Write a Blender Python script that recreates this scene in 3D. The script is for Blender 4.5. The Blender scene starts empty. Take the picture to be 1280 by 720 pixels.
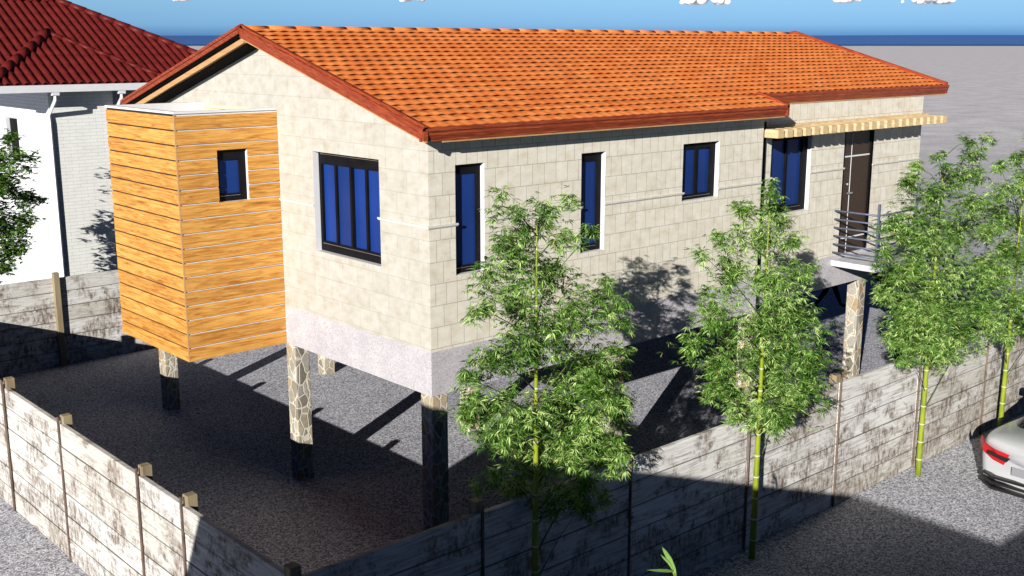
import bpy, bmesh, math, random
from mathutils import Vector, Matrix, noise
R = math.radians
sc = bpy.context.scene
# ------------------------------------------------------------ camera
cd = bpy.data.cameras.new('camera'); cam = bpy.data.objects.new('camera', cd); sc.collection.objects.link(cam)
cam.location = (-7.846, -10.151, 6.182)
cam.rotation_euler = (math.pi/2 - 0.2158, 0, -0.73307)
cd.sensor_width = 36; cd.lens = 39.145; cd.clip_start = .1; cd.clip_end = 30000
sc.camera = cam
# ------------------------------------------------------------ light
SUN = Vector((2.89, 1.588, -1.0)).normalized()          # direction in which the light travels
EL = math.asin(-SUN.z); AZ = math.atan2(-SUN.x, -SUN.y)  # compass bearing of the sun
w = bpy.data.worlds.new('World'); sc.world = w; w.use_nodes = True
nt = w.node_tree; nt.nodes.clear()
out = nt.nodes.new('ShaderNodeOutputWorld'); bg = nt.nodes.new('ShaderNodeBackground')
sky = nt.nodes.new('ShaderNodeTexSky'); sky.sky_type = 'NISHITA'; sky.sun_disc = False
sky.sun_elevation = EL; sky.sun_rotation = AZ; sky.altitude = 0; sky.air_density = 1.0; sky.dust_density = .3; sky.ozone_density = 3.0
bg.inputs['Strength'].default_value = .05
tc = nt.nodes.new('ShaderNodeTexCoord'); sx = nt.nodes.new('ShaderNodeSeparateXYZ'); nt.links.new(tc.outputs['Generated'], sx.inputs[0])
rp = nt.nodes.new('ShaderNodeValToRGB'); nt.links.new(sx.outputs[2], rp.inputs[0]); els = rp.color_ramp.elements
for i, (p, c) in enumerate([(0, (.16, .46, 1.1)), (.006, (.27, .70, 1.45)), (.016, (.56, 1.16, 1.85)), (.04, (.70, 1.34, 1.95)), (.075, (.45, .9, 1.6)), (.14, (.27, .44, .82)), (.4, (.035, .11, .48))]):
    e_ = els[i] if i < 2 else els.new(p)
    e_.position = p; e_.color = (*c, 1)
bw = nt.nodes.new('ShaderNodeRGBToBW'); nt.links.new(sky.outputs[0], bw.inputs[0])
mu = nt.nodes.new('ShaderNodeVectorMath'); mu.operation = 'MULTIPLY'; nt.links.new(rp.outputs[0], mu.inputs[0]); nt.links.new(bw.outputs[0], mu.inputs[1])
nt.links.new(mu.outputs[0], bg.inputs[0]); nt.links.new(bg.outputs[0], out.inputs[0])
sl = bpy.data.lights.new('sun', 'SUN'); sl.energy = 5.0; sl.angle = R(.25); sl.color = (1, .965, .92)
so = bpy.data.objects.new('sun', sl); sc.collection.objects.link(so); so.rotation_euler = SUN.to_track_quat('-Z', 'Y').to_euler()
vs = sc.view_settings; vs.view_transform = 'Standard'; vs.look = 'None'; vs.gamma = 1; vs.exposure = .30; vs.use_curve_mapping = False
sc.cycles.max_bounces = 6; sc.cycles.diffuse_bounces = 1; sc.cycles.transparent_max_bounces = 8

# ------------------------------------------------------------ material kit
def newmat(name, rough=.8, base=(.5, .5, .5), metal=0, spec=None):
    m = bpy.data.materials.new(name); m.use_nodes = True; b = m.node_tree.nodes['Principled BSDF']
    b.inputs['Base Color'].default_value = (*base, 1); b.inputs['Roughness'].default_value = rough; b.inputs['Metallic'].default_value = metal
    if spec is not None: b.inputs['Specular IOR Level'].default_value = spec
    return m
class NB:
    """short-hand for building node trees"""
    def __init__(s, m): s.m = m; s.t = m.node_tree; s.b = s.t.nodes['Principled BSDF']; s.co = s.t.nodes.new('ShaderNodeTexCoord').outputs['Object']
    def n(s, typ, **k):
        x = s.t.nodes.new(typ)
        for a, v in k.items():
            if a.startswith('_'): continue
            setattr(x, a, v)
        return x
    def L(s, a, b): s.t.links.new(a, b)
    def map(s, scale=(1, 1, 1), src=None, rot=(0, 0, 0), loc=(0, 0, 0)):
        x = s.n('ShaderNodeMapping'); x.inputs['Scale'].default_value = scale; x.inputs['Rotation'].default_value = rot; x.inputs['Location'].default_value = loc
        s.L(src or s.co, x.inputs['Vector']); return x.outputs[0]
    def noise(s, scale, detail=4, rough=.6, src=None, dist=0):
        x = s.n('ShaderNodeTexNoise'); x.inputs['Scale'].default_value = scale; x.inputs['Detail'].default_value = detail; x.inputs['Roughness'].default_value = rough; x.inputs['Distortion'].default_value = dist
        s.L(src or s.co, x.inputs['Vector']); return x.outputs['Fac']
    def ramp(s, fac, stops, interp='LINEAR'):
        x = s.n('ShaderNodeValToRGB'); x.color_ramp.interpolation = interp; e = x.color_ramp.elements
        while len(e) < len(stops): e.new(.5)
        for i, (p, c) in enumerate(stops):
            e[i].position = p; e[i].color = (*c, 1) if not isinstance(c, (int, float)) else (c, c, c, 1)
        s.L(fac, x.inputs[0]); return x.outputs[0]
    def mix(s, a, b, fac, mode='MIX'):
        x = s.n('ShaderNodeMix', data_type='RGBA', blend_type=mode)
        for v, i in ((fac, 0), (a, 6), (b, 7)):
            if isinstance(v, (int, float)): x.inputs[i].default_value = v
            elif isinstance(v, tuple): x.inputs[i].default_value = (*v, 1)
            else: s.L(v, x.inputs[i])
        return x.outputs[2]
    def math(s, op, a, b=0.0):
        x = s.n('ShaderNodeMath', operation=op)
        for i, v in enumerate((a, b)):
            if isinstance(v, (int, float)): x.inputs[i].default_value = v
            else: s.L(v, x.inputs[i])
        return x.outputs[0]
    def sep(s, src=None):
        x = s.n('ShaderNodeSeparateXYZ'); s.L(src or s.co, x.inputs[0]); return x.outputs
    def comb(s, a, b, c=0.0):
        x = s.n('ShaderNodeCombineXYZ')
        for i, v in enumerate((a, b, c)):
            if isinstance(v, (int, float)): x.inputs[i].default_value = v
            else: s.L(v, x.inputs[i])
        return x.outputs[0]
    def bump(s, h, strength=.3, dist=.01):
        x = s.n('ShaderNodeBump'); x.inputs['Strength'].default_value = strength; x.inputs['Distance'].default_value = dist
        s.L(h, x.inputs['Height']); s.L(x.outputs[0], s.b.inputs['Normal'])
    def col(s, c): s.L(c, s.b.inputs['Base Color'])
    def rgh(s, c): s.L(c, s.b.inputs['Roughness'])

def mat_gravel():
    m = newmat('gravel', .95, spec=.2); k = NB(m)
    vo = k.n('ShaderNodeTexVoronoi'); vo.inputs['Scale'].default_value = 52; k.L(k.co, vo.inputs['Vector'])
    g = k.sep(vo.outputs['Color'])[0]
    c1 = k.ramp(g, [(0, (.15, .155, .185)), (.3, (.38, .385, .43)), (.6, (.63, .635, .69)), (.85, (.90, .90, .95)), (1, (.98, .98, 1.0))])
    n2 = k.noise(90, 3, .7); c2 = k.mix(c1, k.ramp(n2, [(.3, .45), (.5, .9), (.75, 1.3)]), .55, 'MULTIPLY')
    n3 = k.noise(.5, 5, .6); c3 = k.mix(c2, k.ramp(n3, [(.3, (.86, .86, .88)), (.7, (1.08, 1.06, 1.04))]), 1.0, 'MULTIPLY')
    # blends to a paler colour with distance from the yard
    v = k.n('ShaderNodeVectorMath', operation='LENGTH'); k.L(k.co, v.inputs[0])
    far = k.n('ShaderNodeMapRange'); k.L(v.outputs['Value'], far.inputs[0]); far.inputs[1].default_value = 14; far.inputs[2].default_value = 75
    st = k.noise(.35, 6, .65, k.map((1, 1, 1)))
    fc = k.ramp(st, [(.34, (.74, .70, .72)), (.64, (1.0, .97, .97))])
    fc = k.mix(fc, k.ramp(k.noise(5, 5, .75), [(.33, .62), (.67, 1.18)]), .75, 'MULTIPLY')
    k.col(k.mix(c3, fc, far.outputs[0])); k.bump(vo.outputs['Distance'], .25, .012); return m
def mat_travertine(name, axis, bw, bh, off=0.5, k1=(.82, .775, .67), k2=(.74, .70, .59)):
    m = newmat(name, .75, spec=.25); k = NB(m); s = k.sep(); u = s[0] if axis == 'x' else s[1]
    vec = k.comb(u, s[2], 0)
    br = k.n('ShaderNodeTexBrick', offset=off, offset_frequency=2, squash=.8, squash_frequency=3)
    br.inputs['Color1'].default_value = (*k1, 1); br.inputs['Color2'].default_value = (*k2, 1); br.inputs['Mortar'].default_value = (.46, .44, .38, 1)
    br.inputs['Scale'].default_value = 1; br.inputs['Mortar Size'].default_value = .0045; br.inputs['Mortar Smooth'].default_value = .4; br.inputs['Bias'].default_value = -.45
    br.inputs['Brick Width'].default_value = bw; br.inputs['Row Height'].default_value = bh
    k.L(vec, br.inputs['Vector'])
    n = k.noise(5, 6, .65, k.map((1, 1, 1.6))); c = k.mix(br.outputs['Color'], k.ramp(n, [(.32, (.86, .81, .70)), (.45, (.97, .95, .90)), (.62, (1.08, 1.08, 1.07))]), .9, 'MULTIPLY')
    p = k.noise(38, 3, .75, k.map((1, 1, 2.4))); c = k.mix(c, (.30, .25, .18), k.ramp(p, [(.68, 0.0), (.74, .75)]))
    q = k.noise(120, 2, .5); c = k.mix(c, k.ramp(q, [(.3, .86), (.7, 1.08)]), .6, 'MULTIPLY')
    k.col(c); k.bump(br.outputs['Fac'], .35, -.004); return m
def mat_granite():
    m = newmat('pale_pink_granite', .55); k = NB(m)
    vo = k.n('ShaderNodeTexVoronoi'); vo.inputs['Scale'].default_value = 75; k.L(k.co, vo.inputs['Vector'])
    c = k.ramp(k.sep(vo.outputs['Color'])[0], [(0, (.34, .32, .34)), (.06, (.50, .48, .48)), (.3, (.54, .52, .535)), (.7, (.60, .58, .595)), (1, (.68, .66, .68))])
    c = k.mix(c, k.ramp(k.noise(3, 5, .6), [(.35, (.9, .88, .9)), (.65, (1.05, 1.03, 1.02))]), 1.0, 'MULTIPLY')
    k.col(c); return m
def mat_flagstone():
    m = newmat('flagstone', .8); k = NB(m)
    d = k.noise(7, 2, .5); w_ = k.n('ShaderNodeVectorMath', operation='ADD'); k.L(k.co, w_.inputs[0])
    k.L(k.mix((0, 0, 0), k.comb(k.math('MULTIPLY', d, .08), k.math('MULTIPLY', d, -.05), k.math('MULTIPLY', d, .07)), 1.0), w_.inputs[1])
    mp = k.map((1, 1, .62), w_.outputs[0])
    vo = k.n('ShaderNodeTexVoronoi'); vo.inputs['Scale'].default_value = 8.5; k.L(mp, vo.inputs['Vector'])
    ve = k.n('ShaderNodeTexVoronoi', feature='DISTANCE_TO_EDGE'); ve.inputs['Scale'].default_value = 8.5; k.L(mp, ve.inputs['Vector'])
    st = k.ramp(k.sep(vo.outputs['Color'])[0], [(0, (.20, .18, .14)), (.25, (.38, .33, .24)), (.5, (.48, .40, .27)), (.62, (.42, .27, .12)), (.8, (.52, .47, .36)), (1, (.36, .34, .30))])
    st = k.mix(st, k.ramp(k.noise(22, 5, .65), [(.3, .7), (.7, 1.2)]), .8, 'MULTIPLY')
    e = k.ramp(ve.outputs['Distance'], [(.035, 0.0), (.075, 1.0)])
    k.col(k.mix((.66, .62, .52), st, e)); k.bump(e, .6, .012); return m
def mat_cladding():
    m = newmat('honey_wood_boards', .5, spec=.3); k = NB(m); s = k.sep()
    row = k.math('FLOOR', k.math('DIVIDE', k.math('SUBTRACT', s[2], 2.04), .1917))
    wn = k.n('ShaderNodeTexWhiteNoise', noise_dimensions='1D'); k.L(row, wn.inputs['W'])
    off = k.math('MULTIPLY', wn.outputs['Value'], 37.0)
    vec = k.comb(k.math('ADD', k.math('ADD', s[0], s[1]), off), off, k.math('MULTIPLY', s[2], 1.0))
    n1 = k.noise(2.0, 6, .62, k.map((1, 1, 14), vec), dist=1.2)
    c = k.ramp(n1, [(.30, (.36, .13, .026)), (.42, (.60, .26, .05)), (.55, (.78, .40, .095)), (.72, (.88, .51, .15))])
    n2 = k.noise(7, 4, .6, k.map((1, 1, 30), vec), dist=.4); c = k.mix(c, k.ramp(n2, [(.3, .72), (.65, 1.1)]), .7, 'MULTIPLY')
    c = k.mix(c, k.ramp(wn.outputs['Value'], [(0, (.84, .78, .72)), (1, (1.08, 1.08, 1.05))]), .8, 'MULTIPLY')
    k.col(c); return m
def mat_redwood():
    m = newmat('red_stained_fascia', .45); k = NB(m); s = k.sep()
    v = k.comb(k.math('ADD', s[0], k.math('MULTIPLY', s[1], 1.0)), s[1], k.math('SUBTRACT', s[2], k.math('MULTIPLY', s[1], .28)))
    n = k.noise(4, 6, .65, k.map((1, 1, 22), v), dist=.8)
    k.col(k.ramp(n, [(.32, (.10, .014, .005)), (.48, (.30, .045, .014)), (.68, (.48, .11, .032))])); return m
def mat_tile():
    m = newmat('orange_roof_tiles', .6, spec=.25); k = NB(m); s = k.sep()
    cell = k.comb(k.math('FLOOR', k.math('DIVIDE', s[0], .18)), k.math('FLOOR', k.math('DIVIDE', s[1], .1894)), 0)
    wn = k.n('ShaderNodeTexWhiteNoise', noise_dimensions='2D'); k.L(cell, wn.inputs['Vector'])
    c = k.ramp(wn.outputs['Value'], [(0, (.72, .195, .048)), (.5, (.79, .235, .060)), (1, (.86, .285, .08))])
    c = k.mix(c, k.ramp(k.noise(26, 5, .7), [(.3, .8), (.7, 1.12)]), .8, 'MULTIPLY')
    c = k.mix(c, k.ramp(k.noise(.8, 4, .6), [(.35, (.92, .88, .84)), (.65, (1.04, 1.04, 1.04))]), .35, 'MULTIPLY')
    k.col(c); return m
def mat_redroof():
    m = newmat('dark_red_roof_tiles', .5, spec=.2); k = NB(m)
    c = k.ramp(k.noise(3, 5, .65), [(.3, (.10, .010, .009)), (.7, (.17, .018, .015))])
    c = k.mix(c, k.ramp(k.noise(40, 4, .7), [(.3, .75), (.7, 1.15)]), .7, 'MULTIPLY'); k.col(c); return m
def mat_board_concrete():
    m = newmat('weathered_board_panels', .85, spec=.15); k = NB(m); s = k.sep()
    oi = k.n('ShaderNodeObjectInfo').outputs['Random']
    row = k.math('FLOOR', k.math('DIVIDE', s[2], .295))
    along = k.math('ADD', k.math('ADD', s[0], s[1]), k.math('MULTIPLY', oi, 51.0))
    wn = k.n('ShaderNodeTexWhiteNoise', noise_dimensions='2D'); k.L(k.comb(row, oi), wn.inputs['Vector'])
    sh = k.math('ADD', along, k.math('MULTIPLY', wn.outputs['Value'], 19.0))
    v = k.comb(sh, k.math('MULTIPLY', row, 3.3), s[2])
    g = k.noise(2.2, 8, .68, k.map((1, 1, 15), v), dist=.7)
    c = k.ramp(g, [(.28, (.28, .25, .21)), (.40, (.55, .53, .49)), (.50, (.76, .75, .72)), (.70, (.88, .88, .86))])
    c = k.mix(c, k.ramp(wn.outputs['Value'], [(0, (.80, .77, .71)), (1, (1.05, 1.05, 1.05))]), .9, 'MULTIPLY')
    # rusty dark stains, denser towards the foot of the panels
    st = k.noise(2.1, 7, .72, k.map((1, 1, 1.5), k.comb(along, oi, s[2])), dist=.3)
    stf = k.ramp(k.math('ADD', st, k.math('MULTIPLY', s[2], -.045)), [(.41, 0.0), (.51, .95)])
    c = k.mix(c, (.16, .11, .075), k.math('MULTIPLY', stf, k.ramp(k.noise(17, 5, .8, k.map((1, 1, .35), v)), [(.42, .15), (.6, 1.0)])))
    dr = k.noise(8, 4, .8, k.map((1, 1, .25), k.comb(along, 0.0, s[2])))
    fr = k.math('SUBTRACT', k.math('DIVIDE', s[2], .295), row)
    c = k.mix(c, (.05, .045, .04), k.math('MULTIPLY', k.ramp(dr, [(.6, 0.0), (.66, .8)]), k.ramp(fr, [(.62, 0.0), (1.0, 1.0)])))
    c = k.mix(c, (.09, .08, .07), k.ramp(k.noise(33, 3, .6), [(.70, 0.0), (.76, .7)]))
    jn = k.math('MINIMUM', fr, k.math('SUBTRACT', 1.0, fr)); c = k.mix((.06, .05, .04), c, k.ramp(jn, [(.012, .25), (.032, 1.0)]))
    k.col(c); k.bump(g, .25, .006); return m
def mat_post():
    m = newmat('olive_timber_post', .85); k = NB(m)
    c = k.ramp(k.noise(6, 6, .7, k.map((1, 1, .12))), [(.3, (.15, .10, .06)), (.5, (.30, .235, .14)), (.7, (.42, .35, .20))]); k.col(c); return m
def mat_palewood(name='pale_timber', a=(.62, .42, .2), b=(.86, .66, .38)):
    m = newmat(name, .6); k = NB(m); k.col(k.ramp(k.noise(9, 5, .6, k.map((1, .3, 3))), [(.3, a), (.7, b)])); return m
def mat_brick(name, c1, c2, mort, axis):
    m = newmat(name, .7); k = NB(m); s = k.sep(); u = s[0] if axis == 'x' else s[1]
    br = k.n('ShaderNodeTexBrick'); br.inputs['Color1'].default_value = (*c1, 1); br.inputs['Color2'].default_value = (*c2, 1); br.inputs['Mortar'].default_value = (*mort, 1)
    br.inputs['Scale'].default_value = 1; br.inputs['Mortar Size'].default_value = .006; br.inputs['Brick Width'].default_value = .30; br.inputs['Row Height'].default_value = .075
    k.L(k.comb(u, s[2], 0), br.inputs['Vector']); c = k.mix(br.outputs['Color'], k.ramp(k.noise(4, 5, .6), [(.3, .92), (.7, 1.04)]), .8, 'MULTIPLY')
    k.col(c); k.bump(br.outputs['Fac'], .3, -.004); return m
def mat_noisy(name, a, b, scale=8, rough=.7, metal=0, spec=None):
    m = newmat(name, rough, metal=metal, spec=spec); k = NB(m); k.col(k.ramp(k.noise(scale, 5, .6), [(.3, a), (.7, b)])); return m
def mat_leaf(name, dark, mid, light):
    m = newmat(name, .42, spec=.4); k = NB(m)
    at = k.n('ShaderNodeAttribute', attribute_name='tone'); c = k.ramp(at.outputs['Fac'], [(0, dark), (.55, mid), (.93, light), (1, (.55, .50, .16))])
    k.col(c)
    tr = k.n('ShaderNodeBsdfTranslucent'); k.L(k.mix(c, (1.2, 1.3, .6), 1.0, 'MULTIPLY'), tr.inputs['Color'])
    mx = k.n('ShaderNodeMixShader'); mx.inputs[0].default_value = .22; o = k.t.nodes['Material Output']
    k.L(k.b.outputs[0], mx.inputs[1]); k.L(tr.outputs[0], mx.inputs[2]); k.L(mx.outputs[0], o.inputs['Surface']); return m
def mat_door():
    m = newmat('dark_chevron_wood', .5); k = NB(m); s = k.sep()
    zz = k.math('ABSOLUTE', k.math('SUBTRACT', k.math('MODULO', k.math('ADD', s[2], .2), 1.5), .75))
    f = k.math('FRACT', k.math('MULTIPLY', k.math('ADD', k.math('MULTIPLY', s[0], 1.2), zz), 11))
    c = k.mix(k.ramp(f, [(0, (.014, .008, .005)), (.2, (.075, .045, .026)), (.9, (.055, .033, .02))]), k.ramp(k.noise(30, 4, .6), [(.3, .6), (.7, 1.2)]), .8, 'MULTIPLY')
    k.col(c); return m

M = dict(gravel=mat_gravel(), trav_f=mat_travertine('travertine_front', 'x', .205, .262), trav_g=mat_travertine('travertine_gable', 'y', .42, .262, k1=(.575, .55, .49), k2=(.515, .49, .425)),  # gable stone darkened to offset its stronger sun; same stone as the front
    granite=mat_granite(), flag=mat_flagstone(), clad=mat_cladding(), redwood=mat_redwood(), tile=mat_tile(), redroof=mat_redroof(),
    panel=mat_board_concrete(), post=mat_post(), pale=mat_palewood(), soffit=mat_palewood('tan_soffit_board', (.50, .27, .11), (.64, .38, .17)), door=mat_door(),
    white=mat_noisy('white_paint', (.76, .77, .78), (.84, .84, .84), 5, .5), inner=mat_palewood('cream_boards', (.80, .66, .30), (.88, .82, .60)),
    black=mat_noisy('black_aluminium', (.006, .006, .008), (.012, .012, .014), 5, .6, spec=.08), felt_shade=newmat('black_felt_and_shade', .95, (.004, .004, .004), spec=.05),
    string=mat_noisy('limestone_trim', (.62, .60, .53), (.76, .74, .68), 10, .7), dark=newmat('dark_gap', .9, (.02, .018, .015)),
    steel=mat_noisy('blue_grey_steel', (.10, .13, .19), (.17, .20, .27), 20, .45, .3), silver=mat_noisy('brushed_silver', (.6, .6, .6), (.75, .75, .75), 40, .3, .8),
    slab=mat_noisy('pale_marble_slab', (.55, .56, .60), (.80, .81, .84), 7, .5), wbrick=mat_brick('white_brick', (.90, .90, .90), (.84, .84, .85), (.62, .63, .66), 'y'),
    cbrick=mat_brick('cream_brick', (.92, .92, .86), (.90, .90, .84), (.70, .71, .68), 'x'), bamboo=None, plaster=mat_noisy('plain_render', (.18, .20, .23), (.22, .24, .28), 3))
def mat_glass_blue(name, c):
    m = newmat(name, .35, c, spec=.14); k = NB(m)
    k.col(k.mix(c, tuple(x*.75 for x in c), k.ramp(k.noise(.9, 2, .5), [(.35, 0.0), (.65, 1.0)]))); return m
M['glass'] = mat_glass_blue('deep_blue_glass', (.012, .050, .26)); M['glass_b'] = mat_glass_blue('duller_blue_glass', (.013, .045, .21))
M['strip'] = mat_noisy('rusty_brown_strip', (.10, .065, .05), (.24, .17, .13), 7, .8)
M['leaf'] = mat_leaf('bamboo_leaf', (.012, .042, .006), (.17, .37, .05), (.66, .86, .30))
M['leaf2'] = mat_leaf('broad_leaf', (.020, .065, .012), (.13, .29, .045), (.34, .52, .13))
def mat_culm():
    m = newmat('yellow_green_culm', .4); k = NB(m); k.col(k.ramp(k.noise(5, 4, .6, k.map((3, 3, .5))), [(.3, (.15, .22, .013)), (.55, (.29, .35, .022)), (.75, (.38, .38, .05))])); return m
M['culm'] = mat_culm(); M['node'] = newmat('pale_culm_ring', .6, (.60, .62, .42)); M['twig'] = newmat('twig', .7, (.10, .13, .04))

# ------------------------------------------------------------ mesh kit
class MB:
    def __init__(s): s.v = []; s.f = []; s.mi = []; s.mats = []; s.sm = []
    def m(s, mat):
        if mat not in s.mats: s.mats.append(mat)
        return s.mats.index(mat)
    def face(s, pts, mat, smooth=False):
        i = len(s.v); s.v += [tuple(p) for p in pts]; s.f.append(tuple(range(i, i+len(pts)))); s.mi.append(s.m(mat)); s.sm.append(smooth)
    def box(s, a, b, mat, rot=None, piv=None):
        x0, y0, z0 = a; x1, y1, z1 = b
        P = [Vector(p) for p in ((x0,y0,z0),(x1,y0,z0),(x1,y1,z0),(x0,y1,z0),(x0,y0,z1),(x1,y0,z1),(x1,y1,z1),(x0,y1,z1))]
        if rot is not None:
            c = Vector(piv) if piv is not None else sum(P, Vector())/8
            P = [rot @ (p-c)+c for p in P]
        i = len(s.v); s.v += [tuple(p) for p in P]
        for q in ((0,3,2,1),(4,5,6,7),(0,1,5,4),(1,2,6,5),(2,3,7,6),(3,0,4,7)):
            s.f.append(tuple(i+j for j in q)); s.mi.append(s.m(mat)); s.sm.append(False)
    def prism(s, prof, a, b, mat, close=True):
        """prof: list of 3D points (loop) at start; swept by vector b-a"""
        d = Vector(b)-Vector(a); n = len(prof); i = len(s.v)
        s.v += [tuple(Vector(p)) for p in prof]+[tuple(Vector(p)+d) for p in prof]
        for j in range(n):
            k = (j+1) % n; s.f.append((i+j, i+k, i+n+k, i+n+j)); s.mi.append(s.m(mat)); s.sm.append(False)
        if close:
            s.f.append(tuple(i+j for j in reversed(range(n)))); s.f.append(tuple(i+n+j for j in range(n))); s.mi += [s.m(mat)]*2; s.sm += [False]*2
    def tube(s, pts, rad, mat, n=8, smooth=True, caps=True):
        pts = [Vector(p) for p in pts]; rr = rad if isinstance(rad, (list, tuple)) else [rad]*len(pts)
        i = len(s.v); prev = None
        for j, p in enumerate(pts):
            t = (pts[min(j+1, len(pts)-1)]-pts[max(j-1, 0)]).normalized()
            up = Vector((0, 0, 1)) if abs(t.z) < .95 else Vector((1, 0, 0))
            a = t.cross(up).normalized(); b = t.cross(a)
            for q in range(n):
                an = 2*math.pi*q/n; s.v.append(tuple(p+(a*math.cos(an)+b*math.sin(an))*rr[j]))
        for j in range(len(pts)-1):
            for q in range(n):
                k = (q+1) % n; s.f.append((i+j*n+q, i+j*n+k, i+(j+1)*n+k, i+(j+1)*n+q)); s.mi.append(s.m(mat)); s.sm.append(smooth)
        if caps:
            s.f.append(tuple(i+q for q in reversed(range(n)))); s.f.append(tuple(i+(len(pts)-1)*n+q for q in range(n))); s.mi += [s.m(mat)]*2; s.sm += [False]*2
    def build(s, name, parent=None, origin=None, bevel=0, fix=True):
        me = bpy.data.meshes.new(name); o = origin or (0, 0, 0)
        if parent is not None and origin is None: o = tuple(parent.location)
        me.from_pydata([(a-o[0], b-o[1], c-o[2]) for a, b, c in s.v], [], s.f)
        for mt in s.mats: me.materials.append(mt)
        for p, a, b in zip(me.polygons, s.mi, s.sm): p.material_index = a; p.use_smooth = b
        if fix:
            bm = bmesh.new(); bm.from_mesh(me); bmesh.ops.recalc_face_normals(bm, faces=bm.faces); bm.to_mesh(me); bm.free()
        ob = bpy.data.objects.new(name, me); sc.collection.objects.link(ob)
        if parent is not None: ob.parent = parent
        else: ob.location = o
        if bevel:
            bv = ob.modifiers.new('bevel', 'BEVEL'); bv.width = bevel; bv.segments = 2; bv.limit_method = 'ANGLE'
        return ob
def tag(o, label=None, cat=None, group=None, kind=None):
    if label: o['label'] = label
    if cat: o['category'] = cat
    if group: o['group'] = group
    if kind: o['kind'] = kind
    return o
def thing(name, label, cat, loc=(0, 0, 0), group=None):
    o = bpy.data.objects.new(name, None); sc.collection.objects.link(o); o.location = loc; o.empty_display_size = .3
    return tag(o, label, cat, group)
# NOTE: every Empty stays unrotated, so part vertices are given in world space minus the Empty's location.
# To keep procedural patterns in world metres each building's Empty sits at the world origin's grid (0,0,0).

# ------------------------------------------------------------ ground, sea
g = MB(); ring = [(9000, 0), (0, 0)]
N = 72
for i in range(N):
    a0, a1 = 2*math.pi*i/N, 2*math.pi*(i+1)/N
    g.face([(0, 0, 0), (3900*math.cos(a0), 3900*math.sin(a0), 0), (3900*math.cos(a1), 3900*math.sin(a1), 0)], M['gravel'])
tag(g.build('ground'), kind='structure')
s_ = MB(); sea = mat_noisy('deep_blue_sea', (.022, .09, .26), (.026, .10, .28), .002, .5)
for i in range(N):
    a0, a1 = 2*math.pi*i/N, 2*math.pi*(i+1)/N
    s_.face([(0, 0, -1.5), (24000*math.cos(a0), 24000*math.sin(a0), -1.5), (24000*math.cos(a1), 24000*math.sin(a1), -1.5)], sea)
tag(s_.build('sea'), kind='structure')
# low blue wall added along the horizon to imitate the sky's dark band
hl = MB(); hm = newmat('horizon_band_blue', .9, (.024, .085, .25))
rnd = random.Random(5)
prev = None
for i in range(81):
    a = R(-30 + i*160/80)
    h = 105 + 10*noise.noise(Vector((i*.21, 3.1, 0))); D = 14000
    p = [(D*math.sin(a), D*math.cos(a), -2), ((D+100)*math.sin(a), (D+100)*math.cos(a), h*.5), ((D+200)*math.sin(a), (D+200)*math.cos(a), h)]
    if prev:
        for q in range(2): hl.face([prev[q], p[q], p[q+1], prev[q+1]], hm, True)
    prev = p
tag(hl.build('horizon_band'), kind='structure')

# ------------------------------------------------------------ main house
ZB, Y1, Y2, XE, YR, XEND, DEP = 2.04, 3.351, 5.466, 6.467, .25, 11.752, 7.36
ZP = ZB + .546
EY, EZ, SL = -.297, 5.257, .2837         # eave line and roof slope (top of the tiles' bed)
YRI = 3.679; ZR = EZ + SL*(YRI-EY); BY = 2*YRI-EY
def roof_z(y): return EZ + SL*((y if y < YRI else 2*YRI-y)-EY)
H = thing('stilt_house', 'cream stone bungalow raised on stone pillars under an orange tiled gable roof', 'house')

def holed(mb, plane, u0, u1, v0, v1, holes, mat):
    """flat wall with rectangular openings; plane(u, v) -> xyz"""
    us = sorted({u0, u1, *[h[0] for h in holes], *[h[1] for h in holes]}); vs_ = sorted({v0, v1, *[h[2] for h in holes], *[h[3] for h in holes]})
    for a, b in zip(us, us[1:]):
        for c, d in zip(vs_, vs_[1:]):
            mu, mv = (a+b)/2, (c+d)/2
            if any(h[0] < mu < h[1] and h[2] < mv < h[3] for h in holes): continue
            mb.face([plane(a, c), plane(b, c), plane(b, d), plane(a, d)], mat)
front = lambda u, v: (u, 0, v)
rec = lambda u, v: (u, YR, v)
gab = lambda u, v: (0, u, v)
W1 = (.395, .846, 3.475, 4.794); W2 = (2.509, 2.963, 3.475, 4.794); W3 = (4.567, 5.395, 3.976, 4.794)
W4 = (7.05, 8.173, 3.484, 4.753); DR = (9.167, 10.112, 2.552, 4.77); WG = (.98, 2.466, 3.488, 4.811)
ZT = 5.2
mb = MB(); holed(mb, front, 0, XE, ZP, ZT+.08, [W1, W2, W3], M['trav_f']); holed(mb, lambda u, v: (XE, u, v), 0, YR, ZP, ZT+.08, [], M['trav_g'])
holed(mb, rec, XE, XEND, ZP, ZT+.17, [W4, DR], M['trav_f']); w_front = mb.build('wall', H)
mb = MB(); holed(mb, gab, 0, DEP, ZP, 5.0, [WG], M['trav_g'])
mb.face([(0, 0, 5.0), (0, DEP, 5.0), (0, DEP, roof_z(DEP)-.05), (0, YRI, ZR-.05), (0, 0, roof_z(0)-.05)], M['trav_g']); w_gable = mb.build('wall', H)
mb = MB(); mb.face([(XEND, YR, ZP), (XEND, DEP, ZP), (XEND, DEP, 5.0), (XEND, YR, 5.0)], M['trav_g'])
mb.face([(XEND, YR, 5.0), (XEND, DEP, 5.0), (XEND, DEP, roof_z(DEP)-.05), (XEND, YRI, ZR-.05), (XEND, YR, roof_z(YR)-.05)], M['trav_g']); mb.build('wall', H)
mb = MB(); mb.face([(0, DEP, ZP), (XEND, DEP, ZP), (XEND, DEP, ZT+.1), (0, DEP, ZT+.1)], M['trav_f']); mb.build('wall', H)
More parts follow.
